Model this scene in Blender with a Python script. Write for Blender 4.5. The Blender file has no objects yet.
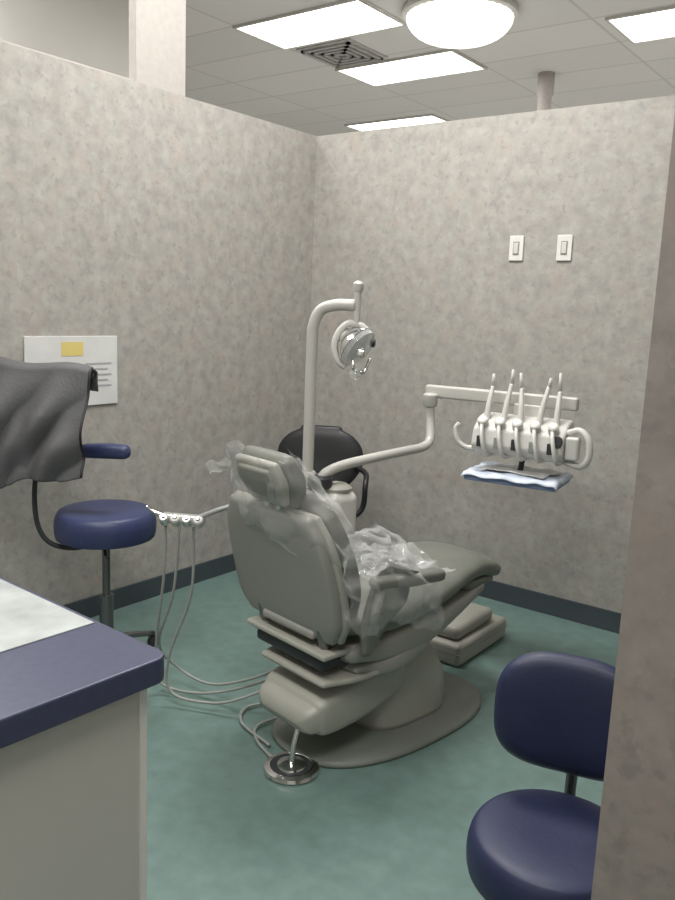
import bpy, bmesh, math, random
from mathutils import Vector, Matrix, noise
random.seed(3)
scene=bpy.context.scene
scene.view_settings.view_transform='Standard'
V=Vector
# ------------------------------------------------------------ materials
def newmat(name):
    m=bpy.data.materials.new(name); m.use_nodes=True
    nt=m.node_tree; b=nt.nodes['Principled BSDF']; return m,nt,b
def mat(name,col,rough=.5,metal=0,var=.06,scale=8,bump=0,bscale=60,coat=0):
    m,nt,b=newmat(name)
    b.inputs['Roughness'].default_value=rough; b.inputs['Metallic'].default_value=metal
    b.inputs['Coat Weight'].default_value=coat
    tc=nt.nodes.new('ShaderNodeTexCoord'); n=nt.nodes.new('ShaderNodeTexNoise'); n.inputs['Scale'].default_value=scale
    n.inputs['Detail'].default_value=4
    nt.links.new(tc.outputs['Object'],n.inputs['Vector'])
    r=nt.nodes.new('ShaderNodeValToRGB')
    r.color_ramp.elements[0].position=.3;r.color_ramp.elements[1].position=.7
    r.color_ramp.elements[0].color=[c*(1-var) for c in col]+[1]
    r.color_ramp.elements[1].color=[min(1,c*(1+var)) for c in col]+[1]
    nt.links.new(n.outputs['Fac'],r.inputs['Fac']); nt.links.new(r.outputs['Color'],b.inputs['Base Color'])
    if bump:
        n2=nt.nodes.new('ShaderNodeTexNoise'); n2.inputs['Scale'].default_value=bscale
        nt.links.new(tc.outputs['Object'],n2.inputs['Vector'])
        bp=nt.nodes.new('ShaderNodeBump'); bp.inputs['Strength'].default_value=bump; bp.inputs['Distance'].default_value=.01
        nt.links.new(n2.outputs['Fac'],bp.inputs['Height']); nt.links.new(bp.outputs['Normal'],b.inputs['Normal'])
    return m
def emis(name,col,s):
    m,nt,b=newmat(name); b.inputs['Base Color'].default_value=(*col,1)
    b.inputs['Emission Color'].default_value=(*col,1); b.inputs['Emission Strength'].default_value=s; return m
def wallpaper(name,base=(.352,.338,.310),tint=1.0):
    m,nt,b=newmat(name); b.inputs['Roughness'].default_value=.75
    N=nt.nodes.new; L=nt.links.new
    tc=N('ShaderNodeTexCoord')
    def nz(s,d=5,dist=0):
        n=N('ShaderNodeTexNoise'); n.inputs['Scale'].default_value=s; n.inputs['Detail'].default_value=d; n.inputs['Roughness'].default_value=.62
        n.inputs['Distortion'].default_value=dist; L(tc.outputs['Object'],n.inputs['Vector']); return n
    def ramp(src,p0,p1,c0,c1):
        r=N('ShaderNodeValToRGB'); e=r.color_ramp.elements; e[0].position=p0;e[1].position=p1
        e[0].color=(*c0,1);e[1].color=(*c1,1); L(src.outputs['Fac'],r.inputs['Fac']); return r
    def mix(f,a,c):
        x=N('ShaderNodeMix'); x.data_type='RGBA'
        L(f,x.inputs[0]); L(a,x.inputs[6]); x.inputs[7].default_value=(*c,1)
        return x.outputs[2]
    bcol=[c*tint for c in base]
    a=ramp(nz(15,8,.15),.3,.7,[c*.81 for c in bcol],[min(1,c*1.16) for c in bcol])
    f1=ramp(nz(9,6,.3),.54,.66,(0,0,0),(.6,.6,.6))
    c1=mix(f1.outputs['Color'],a.outputs['Color'],tuple(c*k for c,k in zip(bcol,(1.12,.99,.94))))
    f2=ramp(nz(26,6,.2),.55,.65,(0,0,0),(.6,.6,.6))
    c2=mix(f2.outputs['Color'],c1,tuple(c*k for c,k in zip(bcol,(.70,.715,.73))))
    f3=ramp(nz(31.7,6,.2),.60,.68,(0,0,0),(.45,.45,.45))
    c3=mix(f3.outputs['Color'],c2,tuple(c*k for c,k in zip(bcol,(1.20,1.18,1.14))))
    L(c3,b.inputs['Base Color']); return m
M={}
M['wall']=wallpaper('wallpaper_mottled')
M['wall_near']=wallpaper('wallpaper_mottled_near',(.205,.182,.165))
M['plain']=mat('plain_paint',(.50,.49,.46),.8,var=.03,scale=3)
M['post']=mat('post_paint',(.40,.37,.345),.7,var=.05,scale=30)
M['floor']=mat('floor_vinyl_teal',(.122,.190,.173),.42,var=.12,scale=16)
M['floor2']=mat('floor_pale_bounce',(.55,.54,.51),.5,var=.05,scale=6)  # pale tone made up so the unseen floor bounces light to the ceiling
M['base']=mat('baseboard_vinyl',(.05,.063,.073),.5)
M['beige']=mat('chair_plastic_beige',(.34,.335,.295),.42,var=.03)
M['beige2']=mat('chair_plastic_grey',(.255,.255,.23),.45,var=.03)
M['plate']=mat('base_plate_grey',(.16,.175,.155),.5,var=.05)
M['uph']=mat('chair_upholstery',(.14,.145,.125),.45,var=.08,bump=.1)
M['white']=mat('equipment_white',(.57,.56,.53),.35,var=.02)
M['pole']=mat('pole_enamel',(.47,.46,.43),.35,var=.02)
M['grey']=mat('hose_grey',(.27,.28,.265),.45)
M['dark']=mat('dark_plastic',(.03,.032,.036),.45)
M['black']=mat('black_vinyl',(.010,.010,.012),.45)
M['chrome']=mat('chrome',(.75,.75,.74),.15,1,var=.02)
M['silver']=mat('brushed_silver',(.62,.62,.61),.32,.7,var=.04)
M['steel']=mat('steel_dark',(.2,.2,.2),.3,.9)
M['blue']=mat('navy_vinyl',(.030,.040,.105),.42,var=.12,bump=.12,bscale=120)
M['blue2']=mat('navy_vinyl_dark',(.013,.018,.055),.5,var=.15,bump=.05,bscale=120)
M['ctr']=mat('counter_navy_laminate',(.040,.045,.085),.35,var=.12,scale=60)
M['marble']=mat('counter_light_laminate',(.31,.33,.325),.45,var=.2,scale=14)
M['cab']=mat('cabinet_laminate',(.41,.40,.37),.5,var=.02,scale=2)
M['apron']=mat('lead_apron_fabric',(.095,.095,.10),.7,var=.12,bump=.2,bscale=90)
M['paper']=mat('white_paper',(.62,.62,.605),.6)
M['yellow']=mat('yellow_print',(.66,.54,.18),.6)
M['ink']=mat('ink_print',(.38,.39,.40),.6)
M['traycov']=mat('tray_blue_cover',(.20,.26,.44),.5,var=.12,scale=20)
M['traypap']=mat('tray_pale_blue_paper',(.56,.62,.72),.6,var=.12,scale=16)
M['clear']=mat('switch_plate',(.68,.67,.63),.4)
M['panel']=emis('light_diffuser',(1,.99,.94),5.0)
M['frame']=mat('metal_frame_grey',(.5,.5,.48),.5)
M['vent']=mat('vent_metal',(.40,.40,.39),.5)
def glassy(name,fac,col,rough=.12):
    m,nt,b=newmat(name); b.inputs['Base Color'].default_value=(*col,1); b.inputs['Roughness'].default_value=rough
    b.inputs['Specular IOR Level'].default_value=.8
    t=nt.nodes.new('ShaderNodeBsdfTransparent'); mx=nt.nodes.new('ShaderNodeMixShader')
    lw=nt.nodes.new('ShaderNodeLayerWeight'); lw.inputs['Blend'].default_value=.35
    mm=nt.nodes.new('ShaderNodeMath'); mm.operation='ADD'; mm.use_clamp=True; mm.inputs[1].default_value=fac
    ml=nt.nodes.new('ShaderNodeMath'); ml.operation='MULTIPLY'; ml.inputs[1].default_value=.5
    nt.links.new(lw.outputs['Facing'],ml.inputs[0]); nt.links.new(ml.outputs[0],mm.inputs[0])
    nt.links.new(mm.outputs[0],mx.inputs[0]); nt.links.new(t.outputs[0],mx.inputs[1]); nt.links.new(b.outputs[0],mx.inputs[2])
    nt.links.new(mx.outputs[0],nt.nodes['Material Output'].inputs['Surface']); return m
M['plastic']=glassy('clear_plastic_film',.11,(.62,.63,.62),.08)
M['plastic2']=glassy('clear_plastic_gathered',.28,(.62,.63,.62),.1)
M['shield']=glassy('clear_shield',.25,(.75,.76,.75),.08)
def ceilmat():
    m,nt,b=newmat('ceiling_tiles'); b.inputs['Roughness'].default_value=.85
    tc=nt.nodes.new('ShaderNodeTexCoord'); br=nt.nodes.new('ShaderNodeTexBrick')
    br.offset=0; br.inputs['Scale'].default_value=1; br.inputs['Brick Width'].default_value=1.2; br.inputs['Row Height'].default_value=.6
    br.inputs['Mortar Size'].default_value=.012
    br.inputs['Color1'].default_value=(.72,.72,.71,1);br.inputs['Color2'].default_value=(.68,.68,.67,1);br.inputs['Mortar'].default_value=(.57,.57,.56,1)
    mp=nt.nodes.new('ShaderNodeMapping'); mp.inputs['Location'].default_value=(.55,-.49,0)
    nt.links.new(tc.outputs['Object'],mp.inputs['Vector']); nt.links.new(mp.outputs['Vector'],br.inputs['Vector'])
    nt.links.new(br.outputs['Color'],b.inputs['Base Color']); return m
M['ceil']=ceilmat()
# ------------------------------------------------------------ mesh helpers
def group(name,loc=(0,0,0),rot=0):
    e=bpy.data.objects.new(name,None); e.empty_display_size=.1; e.location=loc; e.rotation_euler=(0,0,rot)
    scene.collection.objects.link(e); return e
def fin(name,bm,m,parent=None,smooth=True,bevel=0,sub=0,seg=3,solid=0):
    bmesh.ops.recalc_face_normals(bm,faces=bm.faces)
    me=bpy.data.meshes.new(name); bm.to_mesh(me); bm.free()
    o=bpy.data.objects.new(name,me); scene.collection.objects.link(o)
    me.materials.append(M[m] if isinstance(m,str) else m)
    for p in me.polygons: p.use_smooth=smooth
    if solid:
        s=o.modifiers.new('s','SOLIDIFY'); s.thickness=solid
    if bevel:
        b=o.modifiers.new('b','BEVEL'); b.width=bevel; b.segments=seg; b.limit_method='ANGLE'; b.angle_limit=.6
        w=o.modifiers.new('w','WEIGHTED_NORMAL')
    if sub:
        s=o.modifiers.new('u','SUBSURF'); s.levels=sub; s.render_levels=sub
    if parent: o.parent=parent
    return o
def box(name,x0,x1,y0,y1,z0,z1,m,parent=None,bevel=0,seg=3):
    bm=bmesh.new(); vs=[bm.verts.new((x,y,z)) for x in (x0,x1) for y in (y0,y1) for z in (z0,z1)]
    for f in [(0,1,3,2),(4,6,7,5),(0,4,5,1),(2,3,7,6),(0,2,6,4),(1,5,7,3)]: bm.faces.new([vs[i] for i in f])
    return fin(name,bm,m,parent,smooth=bevel>0,bevel=bevel,seg=seg)
def catmull(P,n=8):
    P=[V(p) for p in P]
    if len(P)<3: return P
    Q=[2*P[0]-P[1]]+P+[2*P[-1]-P[-2]]; out=[]
    for i in range(1,len(Q)-2):
        for k in range(n):
            t=k/n; a,b,c,d=Q[i-1],Q[i],Q[i+1],Q[i+2]
            out.append(.5*((2*b)+(c-a)*t+(2*a-5*b+4*c-d)*t*t+(3*b-a-3*c+d)*t**3))
    out.append(P[-1]); return out
def tube(name,pts,r,m,parent=None,n=8,seg=12,r1=None):
    P=catmull(pts,n) if n>1 else [V(p) for p in pts]
    bm=bmesh.new(); rings=[]; up=None
    for i,p in enumerate(P):
        t=(P[min(i+1,len(P)-1)]-P[max(i-1,0)]).normalized()
        if up is None:
            up=t.cross(V((0,0,1)) if abs(t.z)<.9 else V((1,0,0))).normalized()
        up=(up-t*up.dot(t)).normalized(); w=t.cross(up)
        rr=r if r1 is None else r+(r1-r)*i/(len(P)-1)
        rings.append([bm.verts.new(p+(up*math.cos(a)+w*math.sin(a))*rr) for a in [2*math.pi*k/seg for k in range(seg)]])
    for a,b in zip(rings,rings[1:]):
        for k in range(seg): bm.faces.new((a[k],a[(k+1)%seg],b[(k+1)%seg],b[k]))
    bm.faces.new(rings[0][::-1]); bm.faces.new(rings[-1])
    return fin(name,bm,m,parent)
def lathe(name,prof,loc,m,parent=None,seg=40,axis=None,sx=1,sy=1):
    bm=bmesh.new(); rings=[]
    R=Matrix.Identity(3) if axis is None else V((0,0,1)).rotation_difference(V(axis)).to_matrix()
    for r,z in prof:
        rings.append([bm.verts.new(V(loc)+R@V((max(r,1e-4)*sx*math.cos(2*math.pi*k/seg),max(r,1e-4)*sy*math.sin(2*math.pi*k/seg),z))) for k in range(seg)])
    for a,b in zip(rings,rings[1:]):
        for k in range(seg): bm.faces.new((a[k],a[(k+1)%seg],b[(k+1)%seg],b[k]))
    bm.faces.new(rings[0][::-1]); bm.faces.new(rings[-1])
    o=fin(name,bm,m,parent)
    e=o.modifiers.new('e','EDGE_SPLIT'); e.split_angle=.7
    return o
def loft(name,st,m,parent=None,side=(1,0,0),ex=4,seg=40,n=5,dome=True):
    """st: list of (point, halfwidth, halfthick); superellipse sections swept along the path"""
    pts=catmull([s[0] for s in st],n); ws=catmull([(s[1],s[2],0) for s in st],n)
    side=V(side).normalized(); bm=bmesh.new(); rings=[]
    def ring(p,t,hw,ht):
        nn=t.cross(side).normalized(); R=[]
        for k in range(seg):
            a=2*math.pi*k/seg; c,s=math.cos(a),math.sin(a)
            R.append(bm.verts.new(p+side*hw*math.copysign(abs(c)**(2/ex),c)+nn*ht*math.copysign(abs(s)**(2/ex),s)))
        return R
    N=len(pts)
    T=[(pts[min(i+1,N-1)]-pts[max(i-1,0)]).normalized() for i in range(N)]
    if dome:
        h=ws[0].y
        for q in (1,.75,.4): 
            k=math.sqrt(max(0,1-q*q)); rings.append(ring(pts[0]-T[0]*h*q,T[0],ws[0].x-h*(1-max(k,.05)),h*max(k,.05)))
    for i in range(N): rings.append(ring(pts[i],T[i],ws[i].x,ws[i].y))
    if dome:
        h=ws[-1].y
        for q in (.4,.75,1):
            k=math.sqrt(max(0,1-q*q)); rings.append(ring(pts[-1]+T[-1]*h*q,T[-1],ws[-1].x-h*(1-max(k,.05)),h*max(k,.05)))
    for a,b in zip(rings,rings[1:]):
        for k in range(seg): bm.faces.new((a[k],a[(k+1)%seg],b[(k+1)%seg],b[k]))
    bm.faces.new(rings[0][::-1]); bm.faces.new(rings[-1])
    return fin(name,bm,m,parent)
def grid(name,fn,nu,nv,m,parent=None,solid=0,sub=0):
    bm=bmesh.new(); g=[[bm.verts.new(fn(i/nu,j/nv)) for j in range(nv+1)] for i in range(nu+1)]
    for i in range(nu):
        for j in range(nv): bm.faces.new((g[i][j],g[i+1][j],g[i+1][j+1],g[i][j+1]))
    return fin(name,bm,m,parent,solid=solid,sub=sub)
# ------------------------------------------------------------ room shell
H=2.44; HC=3.6
box('floor',-.12,4.2,-5.2,.06,-.06,0,'floor')
box('floor_hall',-6,4.2,.06,7,-.06,0,'floor2')
box('floor_corridor',-6,-.12,-5.2,.06,-.06,0,'floor2')
box('ceiling',-6,4.2,-5.2,7,HC,HC+.06,'ceil')
box('wall_back',-.12,3.6,0,.12,0,H,'wall')
box('wall_left',-.12,0,-5.2,0,0,H,'wall')
box('wall_right',3.6,3.72,-2.68,.12,0,H,'wall')
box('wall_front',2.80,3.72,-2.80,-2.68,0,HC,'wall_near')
box('wall_far',-6,4.2,7,7.1,0,HC,'plain')
box('wall_side',-6.1,-6,-5.2,7,0,HC,'plain')
box('wall_hallway',-1.72,-1.6,-5.2,.0,0,HC,'plain')
box('wall_entry',-6,4.2,-5.3,-5.2,0,HC,'plain')
box('wall_corridor',4.2,4.3,-5.2,7,0,HC,'plain')
box('baseboard_back',.012,3.59,-.012,-.0005,0,.10,'base')
box('baseboard_left',.0005,.012,-5.2,0,0,.10,'base')
box('baseboard_right',3.588,3.5995,-2.68,-.012,0,.10,'base')
box('trim_1',-.10,-.02,-5.2,-1.29,H,H+.012,'post')
box('column',-.05,0.0,-1.29,-1.0,H,HC,'post')
lathe('ceiling_pipe',[(.06,2.0),(.06,3.4),(.075,3.42),(.075,3.6)],(-.18,3.43,0),'post')
# ------------------------------------------------------------ ceiling fixtures
def troffer(x0,y0,w=1.17,d=.58,power=40):
    g=group('ceiling_light_panel',((x0+w/2),(y0+d/2),HC))
    a,b=w/2,d/2
    box('frame',-a-.02,a+.02,-b-.02,-b,-.02,-.001,'white',g); box('frame',-a-.02,a+.02,b,b+.02,-.02,-.001,'white',g)
    box('frame',-a-.02,-a,-b,b,-.02,-.001,'white',g); box('frame',a,a+.02,-b,b,-.02,-.001,'white',g)
    box('diffuser',-a,a,-b,b,-.012,-.002,'panel',g)
    l=bpy.data.lights.new('lamp','AREA'); l.shape='RECTANGLE'; l.size=w; l.size_y=d; l.energy=power; l.color=(1,.98,.955)
    o=bpy.data.objects.new('lamp',l); scene.collection.objects.link(o); o.parent=g; o.location=(0,0,-.03)
troffer(-1.74,1.10,power=44); troffer(-1.74,2.41,power=44); troffer(-3.05,4.30,power=44); troffer(.76,2.33,power=48)
troffer(1.8,5.0,power=40)
troffer(.6,-1.5,power=68); troffer(.6,-3.9,power=46); troffer(2.4,-3.9,power=52)
troffer(-1.45,-2.2,power=42)  # unseen panel, added to brighten the hallway wall
g=group('ceiling_dome_light',(-.07,1.65,HC))
lathe('rim',[(.36,0),(.41,-.01),(.41,-.05),(.37,-.06)],(0,0,0),'white',g)
bm=bmesh.new(); seg=72; rings=[]
for j in range(12):
    a=j/11*math.pi/2; rr=.375*math.cos(a)**.7 if j<11 else .004; z=-.05-.17*math.sin(a)
    rings.append([bm.verts.new(((rr*(1+.018*(k%2)))*math.cos(2*math.pi*k/seg),(rr*(1+.018*(k%2)))*math.sin(2*math.pi*k/seg),z)) for k in range(seg)])
for a,b in zip(rings,rings[1:]):
    for k in range(seg): bm.faces.new((a[k],a[(k+1)%seg],b[(k+1)%seg],b[k]))
bm.faces.new(rings[-1])
M['dome']=emis('dome_glass',(1,.99,.93),1.1)
fin('diffuser',bm,'dome',g,smooth=False)
def vent(x,y,s=.56):
    g=group('ceiling_vent',(x,y,HC)); h=s/2
    box('plate',-h,h,-h,h,-.012,-.002,'frame',g)
    for q in range(4):
        a=h-.03-q*.06
        for (x0,x1,y0,y1) in ((-a,a,-a,-a+.03),(-a,a,a-.03,a),(-a,-a+.03,-a,a),(a-.03,a,-a,a)):
            box('louver',x0,x1,y0,y1,-.03,-.012,'vent',g)
vent(-1.42,2.05)
# ------------------------------------------------------------ wall things
g=group('wall_poster',(0.001,-1.645,1.16))
box('sheet',0,.008,-.235,.235,-.155,.155,'paper',g,bevel=.002)
box('yellow_patch',.008,.0095,-.06,.05,.07,.13,'yellow',g)
for i in range(7):
    box('text_line',.008,.0095,-.20 if i%2 else -.18,-.03-.02*(i%3),.02-.022*i,.028-.022*i,'ink',g)
for i in range(5): box('text_line',.008,.0095,.06,.20-.02*(i%2),.03-.025*i,.037-.025*i,'ink',g)
for x in (1.29,1.536):
    g=group('light_switch',(x,-.001,1.805))
    box('plate',-.037,.037,-.008,0,-.060,.060,'clear',g,bevel=.003)
    box('rocker',-.012,.012,-.013,-.008,-.026,.026,'white',g,bevel=.002)
    box('surround',-.016,.016,-.0095,-.008,-.032,.032,'grey',g)
# ------------------------------------------------------------ dental chair
ch=group('dental_chair',(1.50,-1.75,0),math.radians(-10))
def rrect(name,x0,x1,y0,y1,z0,z1,m,parent,b): return box(name,x0,x1,y0,y1,z0,z1,m,parent,bevel=b,seg=5)
bm=bmesh.new(); seg=64
pr=[(1.0,0),(1.0,.012),(.97,.022),(.5,.026)]
rings=[[bm.verts.new((.0+.265*r*math.copysign(abs(math.cos(a))**.8,math.cos(a)),.34+.45*r*math.copysign(abs(math.sin(a))**.8,math.sin(a)),z)) for a in [2*math.pi*k/seg for k in range(seg)]] for r,z in pr]
for a,b in zip(rings,rings[1:]):
    for k in range(seg): bm.faces.new((a[k],a[(k+1)%seg],b[(k+1)%seg],b[k]))
bm.faces.new(rings[0][::-1]); bm.faces.new(rings[-1])
fin('base_plate',bm,'plate',ch)
loft('pump_cover',[((.0,.38,.02),.15,.20),((0,.38,.12),.15,.195),((0,.36,.21),.14,.155),((0,.33,.29),.12,.09)],'beige',ch,ex=3.4,dome=False)
loft('lift_housing',[((.02,-.125,.185),.138,.050),((.02,-.09,.190),.150,.070),((.015,.05,.208),.158,.082),((.0,.26,.235),.15,.085)],'beige',ch,ex=6)
loft('lift_arm',[((0,.2,.30),.10,.05),((0,.05,.35),.11,.05),((0,-.02,.41),.12,.04)],'dark',ch,ex=4)
rrect('hinge_block',-.17,.17,-.13,.06,.36,.40,'dark',ch,.012)
rrect('hinge_plate',-.20,.20,-.15,.02,.41,.43,'beige',ch,.008)
loft('lower_bracket',[((.02,-.12,.318),.16,.012),((.03,.0,.322),.19,.014),((.04,.15,.34),.20,.014)],'beige',ch,ex=6)
for sx in (-.15,.15): tube('hinge_link',[(sx,-.12,.50),(sx,-.09,.42),(sx,.02,.34)],.018,'steel',ch)
loft('seat_shell',[((0,-.02,.40),.22,.035),((0,.12,.40),.24,.06),((0,.3,.405),.235,.065),((0,.5,.43),.20,.045),((0,.70,.46),.155,.025)],'beige2',ch,ex=4)
loft('side_skirt',[((.02,.0,.345),.19,.02),((.02,.13,.34),.225,.045),((.02,.28,.36),.215,.04)],'beige2',ch,ex=4)
loft('seat_cushion',[((0,-.03,.50),.22,.045),((0,.12,.495),.25,.055),((0,.35,.51),.235,.05),((0,.55,.54),.20,.045),((0,.68,.54),.17,.045),((0,.79,.512),.145,.042),((0,.86,.485),.11,.036)],'uph',ch,ex=3)
loft('legrest_shell',[((0,.6,.49),.17,.03),((0,.73,.48),.145,.028),((0,.83,.455),.10,.02)],'uph',ch,ex=3)
# backrest
loft('backrest_shell',[((-.01,-.105,.475),.215,.022),((-.01,-.12,.53),.245,.026),((-.005,-.155,.66),.250,.028),((0,-.195,.79),.235,.026),((0,-.215,.86),.20,.022)],'beige2',ch,ex=7)
loft('backrest_rim',[((-.01,-.083,.47),.225,.016),((-.01,-.098,.53),.257,.016),((-.005,-.132,.66),.262,.016),((0,-.172,.79),.247,.016),((0,-.195,.87),.208,.014)],'beige',ch,ex=7)
loft('backrest_cushion',[((0,-.03,.53),.20,.04),((0,-.055,.62),.235,.045),((0,-.095,.74),.24,.045),((0,-.14,.86),.21,.04),((0,-.165,.91),.15,.035)],'uph',ch,ex=4)
rrect('backrest_hinge_cover',-.13,.13,-.14,-.08,.455,.485,'beige2',ch,.012)
# headrest
tube('headrest_bar',[(-.01,-.20,.84),(-.01,-.225,.90),(-.01,-.235,.95)],.014,'chrome',ch)
tube('headrest_bar',[(.05,-.20,.84),(.05,-.225,.90),(.05,-.235,.95)],.014,'chrome',ch)
loft('headrest_pad',[((0.025,-.195,.915),.10,.028),((0.025,-.22,.975),.122,.034),((0.025,-.25,1.03),.115,.03)],'uph',ch,ex=4.5)
loft('headrest_back',[((0.025,-.24,.91),.085,.014),((0.025,-.268,.97),.108,.018),((0.025,-.293,1.025),.10,.014)],'beige',ch,ex=6)
loft('headrest_recess',[((0.025,-.262,.93),.06,.01),((0.025,-.285,.97),.08,.01),((0.025,-.300,1.005),.075,.01)],'beige2',ch,ex=6)
def arm(s):
    loft('armrest_pad',[((s*.285,-.02,.665),.028,.020),((s*.295,.12,.655),.032,.022),((s*.29,.26,.64),.028,.020)],'uph',ch,ex=3)
    tube('armrest_support',[(s*.285,.0,.65),(s*.29,-.03,.56),(s*.25,.02,.45)],.016,'beige2',ch)
    loft('armrest_side_shell',[((s*.262,-.03,.44),.016,.02),((s*.27,.0,.54),.016,.06),((s*.275,.05,.62),.015,.09)],'uph',ch,ex=3)
arm(1); arm(-1)
rrect('utility_housing',-.395,-.262,.30,.44,.10,.79,'white',ch,.04)
lathe('housing_cap',[(.055,0),(.06,.015),(.04,.03)],(-.33,.37,.785),'beige',ch)
box('housing_foot',-.36,-.1,.33,.41,.035,.10,'beige2',ch,bevel=.01)
# ------------------------------------------------------------ plastic covers on the chair
pc=group('plastic_chair_cover',(1.50,-1.75,0),math.radians(-10))
def nv(p,s=9,a=.02,o=0): return V([noise.noise(V(p)*s+V((o+k*7.3,k*3.1,o)))*a for k in range(3)])
def f1(u,v):
    a=(u-.5)*2*math.pi*.93; 
    z=1.055-.29*v; hw=.13+.15*min(1,v*1.6); ht=.07+.03*v; y=-.258+.14*v
    p=V((.02+hw*math.sin(a),y-ht*math.cos(a),z-.03*abs(math.sin(a))*v)); return p+nv(p,10,.026,2)+nv(p,26,.010,6)
grid('headrest_bag',f1,80,44,'plastic',pc)
def f2(u,v):
    p=V((.18+.15*math.sin(v*math.pi*.55),-.17+.42*u,.84-.10*u-.27*v*v-.03*math.sin(u*9))); return p+nv(p,11,.035,5)+nv(p,30,.014,3)
grid('side_drape',f2,64,54,'plastic',pc)
def f3(u,v):
    p=V((-.17+.39*u,.12+.33*v,.575)); q=noise.noise(p*10+V((3,3,3))); r=noise.noise(p*26)
    e=min(1,4*min(u,1-u,v,1-v)+.3)
    return p+V((0,0,.012+e*(.042*abs(q)+.050*abs(r))))+nv(p,18,.026,8)
grid('seat_sheet',f3,80,80,'plastic',pc)
def f4(u,v):
    p=V((-.08-.19*u,-.25-.03*u,1.02-.055*u+.06*(v-.5)*(1-.35*u)+.02*math.sin(u*5))); return p+nv(p,14,.03,4)+nv(p,34,.012,4)
grid('bag_ear',f4,24,14,'plastic2',pc)
# ------------------------------------------------------------ dental light on post
dl=group('dental_light',(1.15,-1.40,0))
lathe('floor_flange',[(.07,0),(.07,.015),(.03,.03),(.022,.05)],(0,0,0),'pole',dl)
tube('post',[(0,0,.02),(0,0,.4),(0,0,.9),(0,0,1.33),(0.005,0,1.42),(.03,.01,1.475),(.085,.025,1.495),(.13,.04,1.497),(.16,.05,1.497)],.0215,'pole',dl,seg=20)
lathe('post_collar',[(.03,0),(.034,.005),(.034,.05),(.028,.06)],(0,0,.80),'white',dl)
lathe('hub',[(.045,0),(.05,.008),(.05,.04),(.04,.05)],(.05,.015,.80),'dark',dl)
tube('light_pivot',[(.165,.052,1.42),(.165,.052,1.50),(.165,.052,1.555)],.013,'pole',dl)
lathe('pivot_cap',[(.014,0),(.02,.01),(.02,.03),(.01,.04)],(.165,.052,1.545),'pole',dl,seg=20)
c=V((.165,.045,1.355)); vr=V((.80,.60,0))
tube('yoke',[(.165,.052,1.43),c+vr*-.03+V((0,0,.075)),c+vr*-.062+V((0,0,.04)),c+vr*-.075+V((0,0,-.01)),c+vr*-.06+V((0,0,-.06)),c+vr*-.03+V((0,0,-.085))],.012,'white',dl)
tube('yoke',[(.165,.052,1.43),c+vr*.025+V((0,0,.07)),c+vr*.05+V((0,0,.045)),c+vr*.055+V((0,0,.01))],.010,'white',dl)
lathe('tension_knob',[(.012,0),(.018,.004),(.018,.018),(.01,.022)],c+vr*.055+V((0,0,.01)),'dark',dl,axis=(.8,.6,0),seg=20)
d=V((.80,.10,-.55)).normalized()
lathe('reflector',[(.02,-.05),(.055,-.035),(.076,0),(.080,.008),(.073,.006),(.045,-.022)],c,'chrome',dl,axis=d)
lathe('lamp_housing',[(.012,-.075),(.026,-.07),(.030,-.045),(.024,-.035)],c,'white',dl,axis=d)
lathe('lens_shield',[(.078,.010),(.076,.03),(.04,.05),(.02,.052)],c,'shield',dl,axis=d)
lathe('bulb',[(.004,.02),(.013,.012),(.013,-.01),(.008,-.03)],c,'white',dl,axis=d,seg=20)
tube('handle',[c+V((.02,-.03,-.04)),c+V((.03,-.045,-.075)),c+V((.03,-.03,-.10)),c+V((.05,.0,-.095)),c+V((.06,.02,-.05))],.007,'chrome',dl)
lathe('handle_knob',[(.001,-.024),(.014,-.018),(.021,0),(.014,.018),(.001,.024)],c+V((.03,-.03,-.105)),'shield',dl,seg=24)
lathe('switch_box',[(.012,0),(.018,.004),(.018,.025),(.01,.03)],c+V((.05,-.02,-.03)),'chrome',dl,axis=(.3,-.8,.2),seg=20)
# ------------------------------------------------------------ delivery unit
du=group('dental_delivery_unit',(1.70,-.66,0),math.radians(8))
Rm=Matrix.Rotation(math.radians(-8),3,'Z')
def L(p): return Rm@(V(p)-V((1.70,-.66,0)))
tube('swing_arm',[L(p) for p in [(1.20,-1.385,.825),(1.22,-1.37,.86),(1.25,-1.30,.885),(1.27,-1.10,.895),(1.285,-.92,.90),(1.298,-.80,.905),(1.30,-.745,.93),(1.285,-.72,.99),(1.275,-.713,1.05),(1.272,-.712,1.10)]],.0195,'pole',du,seg=18)
lathe('arm_joint',[(.028,0),(.032,.006),(.032,.05),(.025,.056)],L((1.272,-.712,1.075)),'pole',du)
box('support_bar',-.47,.20,.03,.07,1.11,1.165,'pole',du,bevel=.01)
box('support_bracket',-.06,.06,.02,.045,.98,1.12,'white',du,bevel=.006)
bm=bmesh.new()
prof=[(-.10,.925),(-.115,.95),(-.10,1.02),(-.03,1.065),(.04,1.075),(.055,1.05),(.055,.93),(.04,.91),(-.08,.91)]
A=[bm.verts.new((-.19,y,z)) for y,z in prof]; B=[bm.verts.new((.19,y,z)) for y,z in prof]
bm.faces.new(A);bm.faces.new(B[::-1])
for i in range(len(prof)): bm.faces.new((A[i],A[(i+1)%len(prof)],B[(i+1)%len(prof)],B[i]))
fin('control_head',bm,'white',du,bevel=.012)
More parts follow.
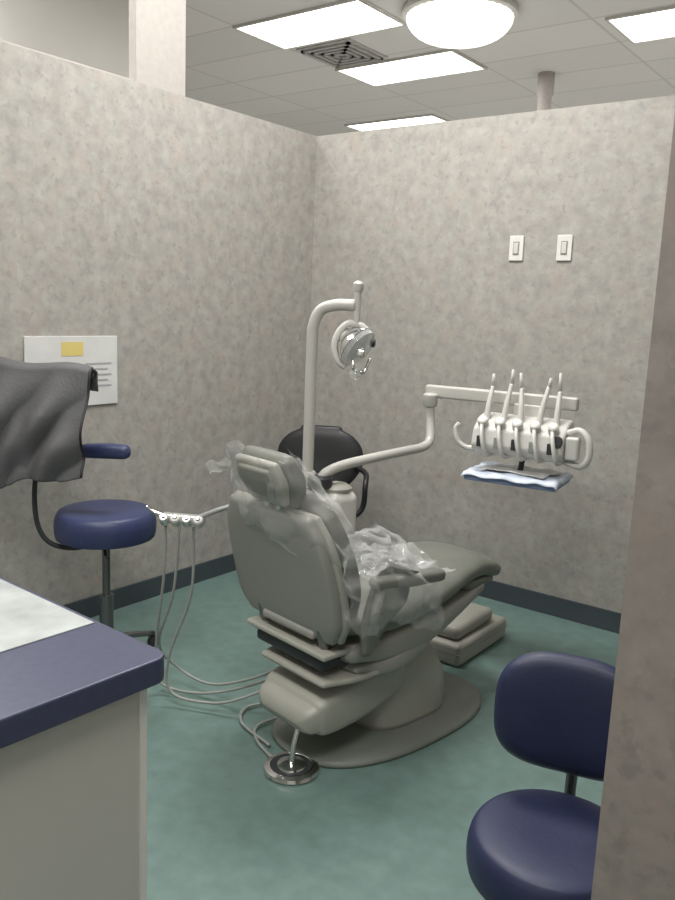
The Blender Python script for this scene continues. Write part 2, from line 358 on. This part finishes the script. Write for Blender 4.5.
for i in range(5):
    x=-.150+.073*i
    lean=(.004,.008,-.012,.014,-.004)[i]
    tube('handpiece',[(x,-.05,1.04),(x+lean*.6,-.035,1.12),(x+lean*1.5,-.01,1.19+.015*(i%2))],.0145,'white',du,r1=.009)
    tube('handpiece_tip',[(x+lean*1.5,-.01,1.18+.015*(i%2)),(x+lean*2,-.018,1.240+.012*((i*2)%3))],.009,'white',du,n=1,r1=.006)
    lathe('holder',[(.018,-.02),(.022,-.015),(.022,.015),(.016,.02)],(x,-.09,1.045),'white',du,axis=(0,-.6,.8),seg=20)
    tube('hose_loop',[(x,-.105,1.04),(x+.012,-.135,1.0),(x+.024,-.14,.95),(x+.03,-.12,.915),(x+.036,-.06,.91)],.0085,'white',du)
    box('holder_slot',x-.014,x+.012,-.119,-.105,.945,.99,'grey' if i%2 else 'dark',du,bevel=.003)
tube('side_handle',[(-.19,-.05,.93),(-.225,-.06,.925),(-.262,-.07,.95),(-.275,-.07,1.00),(-.262,-.065,1.025)],.011,'white',du)
tube('side_handle',[(.19,-.05,1.03),(.24,-.06,1.045),(.278,-.07,1.01),(.283,-.07,.94),(.25,-.06,.905),(.19,-.05,.915)],.014,'white',du)
rrect('touch_pad',.19,.245,-.09,-.04,.925,1.02,'white',du,.012)
lathe('gauge',[(.02,0),(.024,.004),(.02,.008)],(.165,-.112,1.0),'dark',du,axis=(0,-1,.15),seg=24)
# tray
tube('tray_stem',[(0,.0,.92),(0,-.0,.88),(0,-.02,.835)],.012,'dark',du)
box('tray_plate',-.205,.180,-.13,.12,.800,.828,'traycov',du,bevel=.008)
def ft(u,v):
    x=-.215+.405*u; y=-.147+.275*v; z=.836
    e=max(0,abs(u-.5)*2-.94)*.3+max(0,.06-v)*.25
    p=V((x,y,z-e)); return p+V((0,0,.004+.010*noise.noise(p*18)))
grid('tray_paper',ft,40,30,'traypap',du,solid=.002)
def ft2(u,v):
    x=-.15+.27*u+.04*v; y=-.10+.17*v; p=V((x,y,.845)); return p+V((0,0,.004+.010*noise.noise(p*18)+.006*abs(noise.noise(p*40))))
grid('tray_sheet',ft2,24,16,'paper',du,solid=.002)
# ------------------------------------------------------------ assistant instrument holder
ai=group('assistant_instrument_holder',(.975,-1.885,.73),math.radians(28))
box('holder_bar',-.075,.085,-.016,.022,-.022,.012,'silver',ai,bevel=.009)
tube('syringe_tip',[(-.07,0,0),(-.105,-.005,.015),(-.13,-.01,.035)],.010,'chrome',ai,r1=.004)
for i in range(4):
    x=-.055+.042*i
    lathe('nozzle_socket',[(.010,-.025),(.016,-.02),(.017,.02),(.012,.026)],(x,-.028,-.005),'white' if i%2 else 'silver',ai,axis=(.15,-.75,.6),seg=18)
    lathe('valve',[(.006,0),(.008,.003),(.005,.010)],(x+.004,-.046,.012),'chrome',ai,axis=(.15,-.75,.6),seg=14)
Ra=Matrix.Rotation(math.radians(-28),3,'Z')
def LA(p): return Ra@(V(p)-V((.975,-1.885,.73)))
tube('support_arm',[LA(p) for p in [(1.03,-1.86,.735),(1.12,-1.80,.78),(1.20,-1.68,.80),(1.18,-1.45,.80),(1.152,-1.40,.80)]],.009,'grey',ai)
hs=[[(.93,-1.92,.70),(.92,-1.92,.5),(.86,-1.90,.25),(.83,-1.87,.06),(.98,-1.80,.03),(1.18,-1.72,.10),(1.36,-1.62,.22)],
    [(.98,-1.90,.70),(.95,-1.90,.45),(.85,-1.88,.22),(.86,-1.80,.10),(1.0,-1.76,.06),(1.2,-1.74,.14),(1.38,-1.66,.25)],
    [(1.02,-1.87,.70),(1.01,-1.87,.45),(.93,-1.9,.2),(.94,-1.90,.06),(1.08,-1.84,.04),(1.2,-1.78,.08),(1.36,-1.66,.18)]]
for h in hs: tube('suction_hose',[LA(p) for p in h],.0052,'grey',ai)
# ------------------------------------------------------------ foot control
fc=group('foot_control',(1.55,-1.925,0))
lathe('disc',[(.088,0),(.092,.006),(.088,.016),(.07,.02),(.066,.016),(.05,.016),(.046,.024),(.02,.03)],(0,0,0),'chrome',fc)
lathe('ring_pad',[(.066,.017),(.066,.020),(.05,.020),(.05,.017)],(0,0,0),'dark',fc)
tube('stem',[(0,0,.028),(-.003,.012,.08),(-.01,.04,.13)],.009,'chrome',fc)
tube('cable',[(-.09,.0,.012),(-.2,.05,.01),(-.26,.12,.012),(-.22,.22,.02),(-.08,.3,.04)],.0055,'grey',fc)
tube('floor_cable',[(-.14,.05,.012),(-.32,.10,.012),(-.38,.2,.012),(-.30,.3,.014),(-.16,.33,.02)],.0055,'grey',fc)
# ------------------------------------------------------------ floor junction box
jb=group('floor_junction_box',(1.43,-.655,0))
box('lower_housing',-.16,.16,-.23,.23,0,.10,'beige',jb,bevel=.02)
box('upper_cover',-.14,.13,-.20,.14,.10,.165,'beige',jb,bevel=.025)
box('seam',-.161,.161,-.231,.231,.055,.059,'grey',jb)
# ------------------------------------------------------------ stools
def star(g,r=.25,n=5,off=.3,hub=.10):
    for i in range(n):
        a=off+2*math.pi*i/n; c,s=math.cos(a),math.sin(a)
        tube('leg_%d'%(i+1),[(.02*c,.02*s,hub),(r*.5*c,r*.5*s,hub-.01),(r*c,r*s,hub-.04)],.017,'steel',g,r1=.012,n=4)
        lathe('caster_%d'%(i+1),[(.012,-.012),(.025,-.01),(.025,.01),(.012,.012)],(r*c,r*s,.026),'dark',g,axis=(-s,c,0),seg=18)
        tube('caster_fork_%d'%(i+1),[(r*c,r*s,hub-.04),(r*c,r*s,.045)],.008,'dark',g,n=1)
def seatpad(g,r,z,h,m):
    prof=[(r*.5,0),(r*.92,.0),(r*.985,h*.12),(r,h*.35),(r*.995,h*.6),(r*.95,h*.85),(r*.85,h*.97),(r*.5,h*1.02),(.001,h*1.0)]
    P=catmull([(a,b,0) for a,b in prof],4)
    o=lathe('seat',[(p.x,p.y) for p in P],(0,0,z),m,g,seg=56); o.modifiers.clear()
    lathe('seat_pan',[(r*.3,-.03),(r*.6,-.012),(r*.85,.004)],(0,0,z),'dark',g)
s1=group('dental_stool',(.47,-1.83,0))
seatpad(s1,.198,.545,.115,'blue'); star(s1,.24)
lathe('gas_lift',[(.028,.08),(.028,.30),(.016,.302),(.016,.54)],(0,0,0),'steel',s1)
tube('lift_lever',[(0,0,.52),(.1,-.08,.515),(.14,-.10,.51)],.006,'dark',s1)
tube('back_frame',[(0,-.02,.525),(-.08,-.10,.50),(-.14,-.17,.53),(-.17,-.20,.62),(-.17,-.20,.78),(-.14,-.17,.88),(-.06,-.12,.90),(.02,-.06,.885)],.010,'dark',s1)
loft('body_support_pad',[((-.02,-.075,.90),.028,.028),((.06,-.03,.905),.03,.03),((.115,.0,.905),.028,.028)],'blue',s1,side=(0,0,1),ex=2.6)
tube('back_post',[(-.17,-.20,.80),(-.17,-.205,1.0),(-.17,-.21,1.16)],.010,'dark',s1)
tube('back_crossbar',[(-.40,-.36,1.195),(-.17,-.21,1.195),(.03,-.075,1.195)],.014,'dark',s1)
# apron draped over the stool's cross bar
ap=group('lead_apron',(.30,-2.04,1.215),math.atan2(.55,.84))
def fa(u,v):
    x=-.26+.505*u
    rr=.035
    tot=.84*(v-.34)
    if abs(tot)<rr*1.57: a=tot/rr; y=-rr*math.sin(a)*1.3; z=rr*math.cos(a)
    else:
        y=-rr*1.3*math.copysign(1,tot); z=-(abs(tot)-rr*1.57)
    dn=max(0,-z)
    if tot>0: z*=(.90-.26*max(0,u-.35)**1.0+.03*math.sin(u*9))
    else: z*=.30
    z+=-.020*max(0,u-.6)*2
    fold=.034*math.sin(u*9+dn*6+.8)*min(1,dn*5)+.012*math.sin(u*24+2+dn*9)*min(1,dn*4)+.034*math.sin((u*1.0+dn*2.2)*7)*min(1,dn*3)
    y+= -abs(fold)-dn*.12 if tot>0 else abs(fold)*.2
    sag=.010*math.sin(u*9)
    return V((x+.03*dn*math.sin(6*u),y,z+sag*(1-min(1,dn*3))))
grid('apron_cloth',fa,90,90,'apron',ap,solid=.006)
tube('apron_binding',[fa(1,v/24)+V((.002,0,0)) for v in range(8,25)],.005,'black',ap,n=2)
# near stool
s2=group('dental_stool',(2.57,-2.30,0),math.radians(14))
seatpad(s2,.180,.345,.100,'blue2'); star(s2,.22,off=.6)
lathe('gas_lift',[(.028,.08),(.028,.24),(.016,.242),(.016,.34)],(0,0,0),'steel',s2)
tube('back_bar',[(0,.06,.335),(0,.15,.335),(0,.215,.37),(0,.235,.46),(0,.23,.56)],.013,'steel',s2)
bm=bmesh.new(); nu,nw=28,20
def bk(u,w,side):
    a=(u-.5)*2; b=(w-.5)*2
    k=max(abs(a),abs(b)); l=math.sqrt(a*a+b*b) or 1; q=(abs(a/l)**3.0+abs(b/l)**3.0)**(1/3.0) or 1
    x=a/l*k/q if l>1e-6 else 0; z=b/l*k/q if l>1e-6 else 0
    th=.032*math.sqrt(max(0,1-k**3.5))
    return V((x*.165-.012,.19-.03*(x*x)+side*th,.613+z*.142))
for side in (-1,1):
    g2=[[bm.verts.new(bk(i/nu,j/nw,side)) for j in range(nw+1)] for i in range(nu+1)]
    for i in range(nu):
        for j in range(nw): bm.faces.new((g2[i][j],g2[i+1][j],g2[i+1][j+1],g2[i][j+1]))
bmesh.ops.remove_doubles(bm,verts=bm.verts,dist=.0005)
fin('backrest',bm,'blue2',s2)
# ------------------------------------------------------------ black chair in the corner
oc=group('black_office_chair',(.62,-.70,0),math.radians(30))
star(oc,.24); lathe('gas_lift',[(.028,.08),(.028,.28),(.016,.282),(.016,.42)],(0,0,0),'dark',oc)
seatpad(oc,.21,.42,.07,'black')
loft('backrest',[((0,.16,.54),.10,.02),((0,.19,.60),.18,.03),((0,.21,.68),.225,.03),((0,.225,.76),.220,.03),((0,.235,.82),.175,.028),((0,.24,.855),.11,.02)],'black',oc,ex=2.4)
tube('back_bar',[(0,.0,.42),(0,.15,.42),(0,.24,.47),(0,.235,.62),(0,.24,.70)],.014,'dark',oc)
for s in (-1,1): tube('armrest',[(s*.18,.0,.44),(s*.25,.02,.5),(s*.26,.03,.62),(s*.25,.12,.66),(s*.18,.20,.68)],.014,'black',oc)
# ------------------------------------------------------------ counter cabinet
cc=group('counter_cabinet',(2.10,-2.925,0),math.radians(-2))
bm=bmesh.new()
out=[(-1.3,0)]
for k in range(7):
    a=math.pi/2*(1-k/6); out.append((-.03+.03*math.cos(a),-.03+.03*math.sin(a)))
out+=[(0,-1.1),(-1.3,-1.1)]
A=[bm.verts.new((x,y,.854)) for x,y in out];B=[bm.verts.new((x,y,.90)) for x,y in out]
bm.faces.new(A);bm.faces.new(B[::-1])
for i in range(len(out)): bm.faces.new((A[i],A[(i+1)%len(out)],B[(i+1)%len(out)],B[i]))
fin('countertop',bm,'ctr',cc,smooth=False,bevel=.004)
box('light_inset',-1.28,-.205,-1.08,-.012,.8995,.9025,'marble',cc,bevel=.001)
box('cabinet_body',-1.27,-.028,-1.07,-.035,.0,.854,'cab',cc,bevel=.003)
box('corner_trim',-.030,-.024,-.047,-.033,.0,.853,'white',cc)
box('toe_trim',-.028,-.026,-1.07,-.047,.0,.08,'base',cc)
# ------------------------------------------------------------ world and camera
w=bpy.data.worlds.new('w'); scene.world=w; w.use_nodes=True
w.node_tree.nodes['Background'].inputs[0].default_value=(.8,.82,.85,1); w.node_tree.nodes['Background'].inputs[1].default_value=.15
C=(3.096,-3.8067,1.4956); yaw,pit,rol,f=.6437,.1757,.0413,816.0
Fh=V((-math.sin(yaw),math.cos(yaw),0));R0=V((math.cos(yaw),math.sin(yaw),0))
F=Fh*math.cos(pit)+V((0,0,-math.sin(pit)));U0=Fh*math.sin(pit)+V((0,0,math.cos(pit)))
R=R0*math.cos(rol)+U0*math.sin(rol);U=-R0*math.sin(rol)+U0*math.cos(rol)
cam=bpy.data.cameras.new('camera'); co=bpy.data.objects.new('camera',cam); scene.collection.objects.link(co)
m=Matrix((R,U,-F)).transposed().to_4x4(); m.translation=V(C); co.matrix_world=m
cam.sensor_fit='VERTICAL'; cam.sensor_height=24; cam.lens=24*f/900; cam.clip_start=.02
scene.camera=co
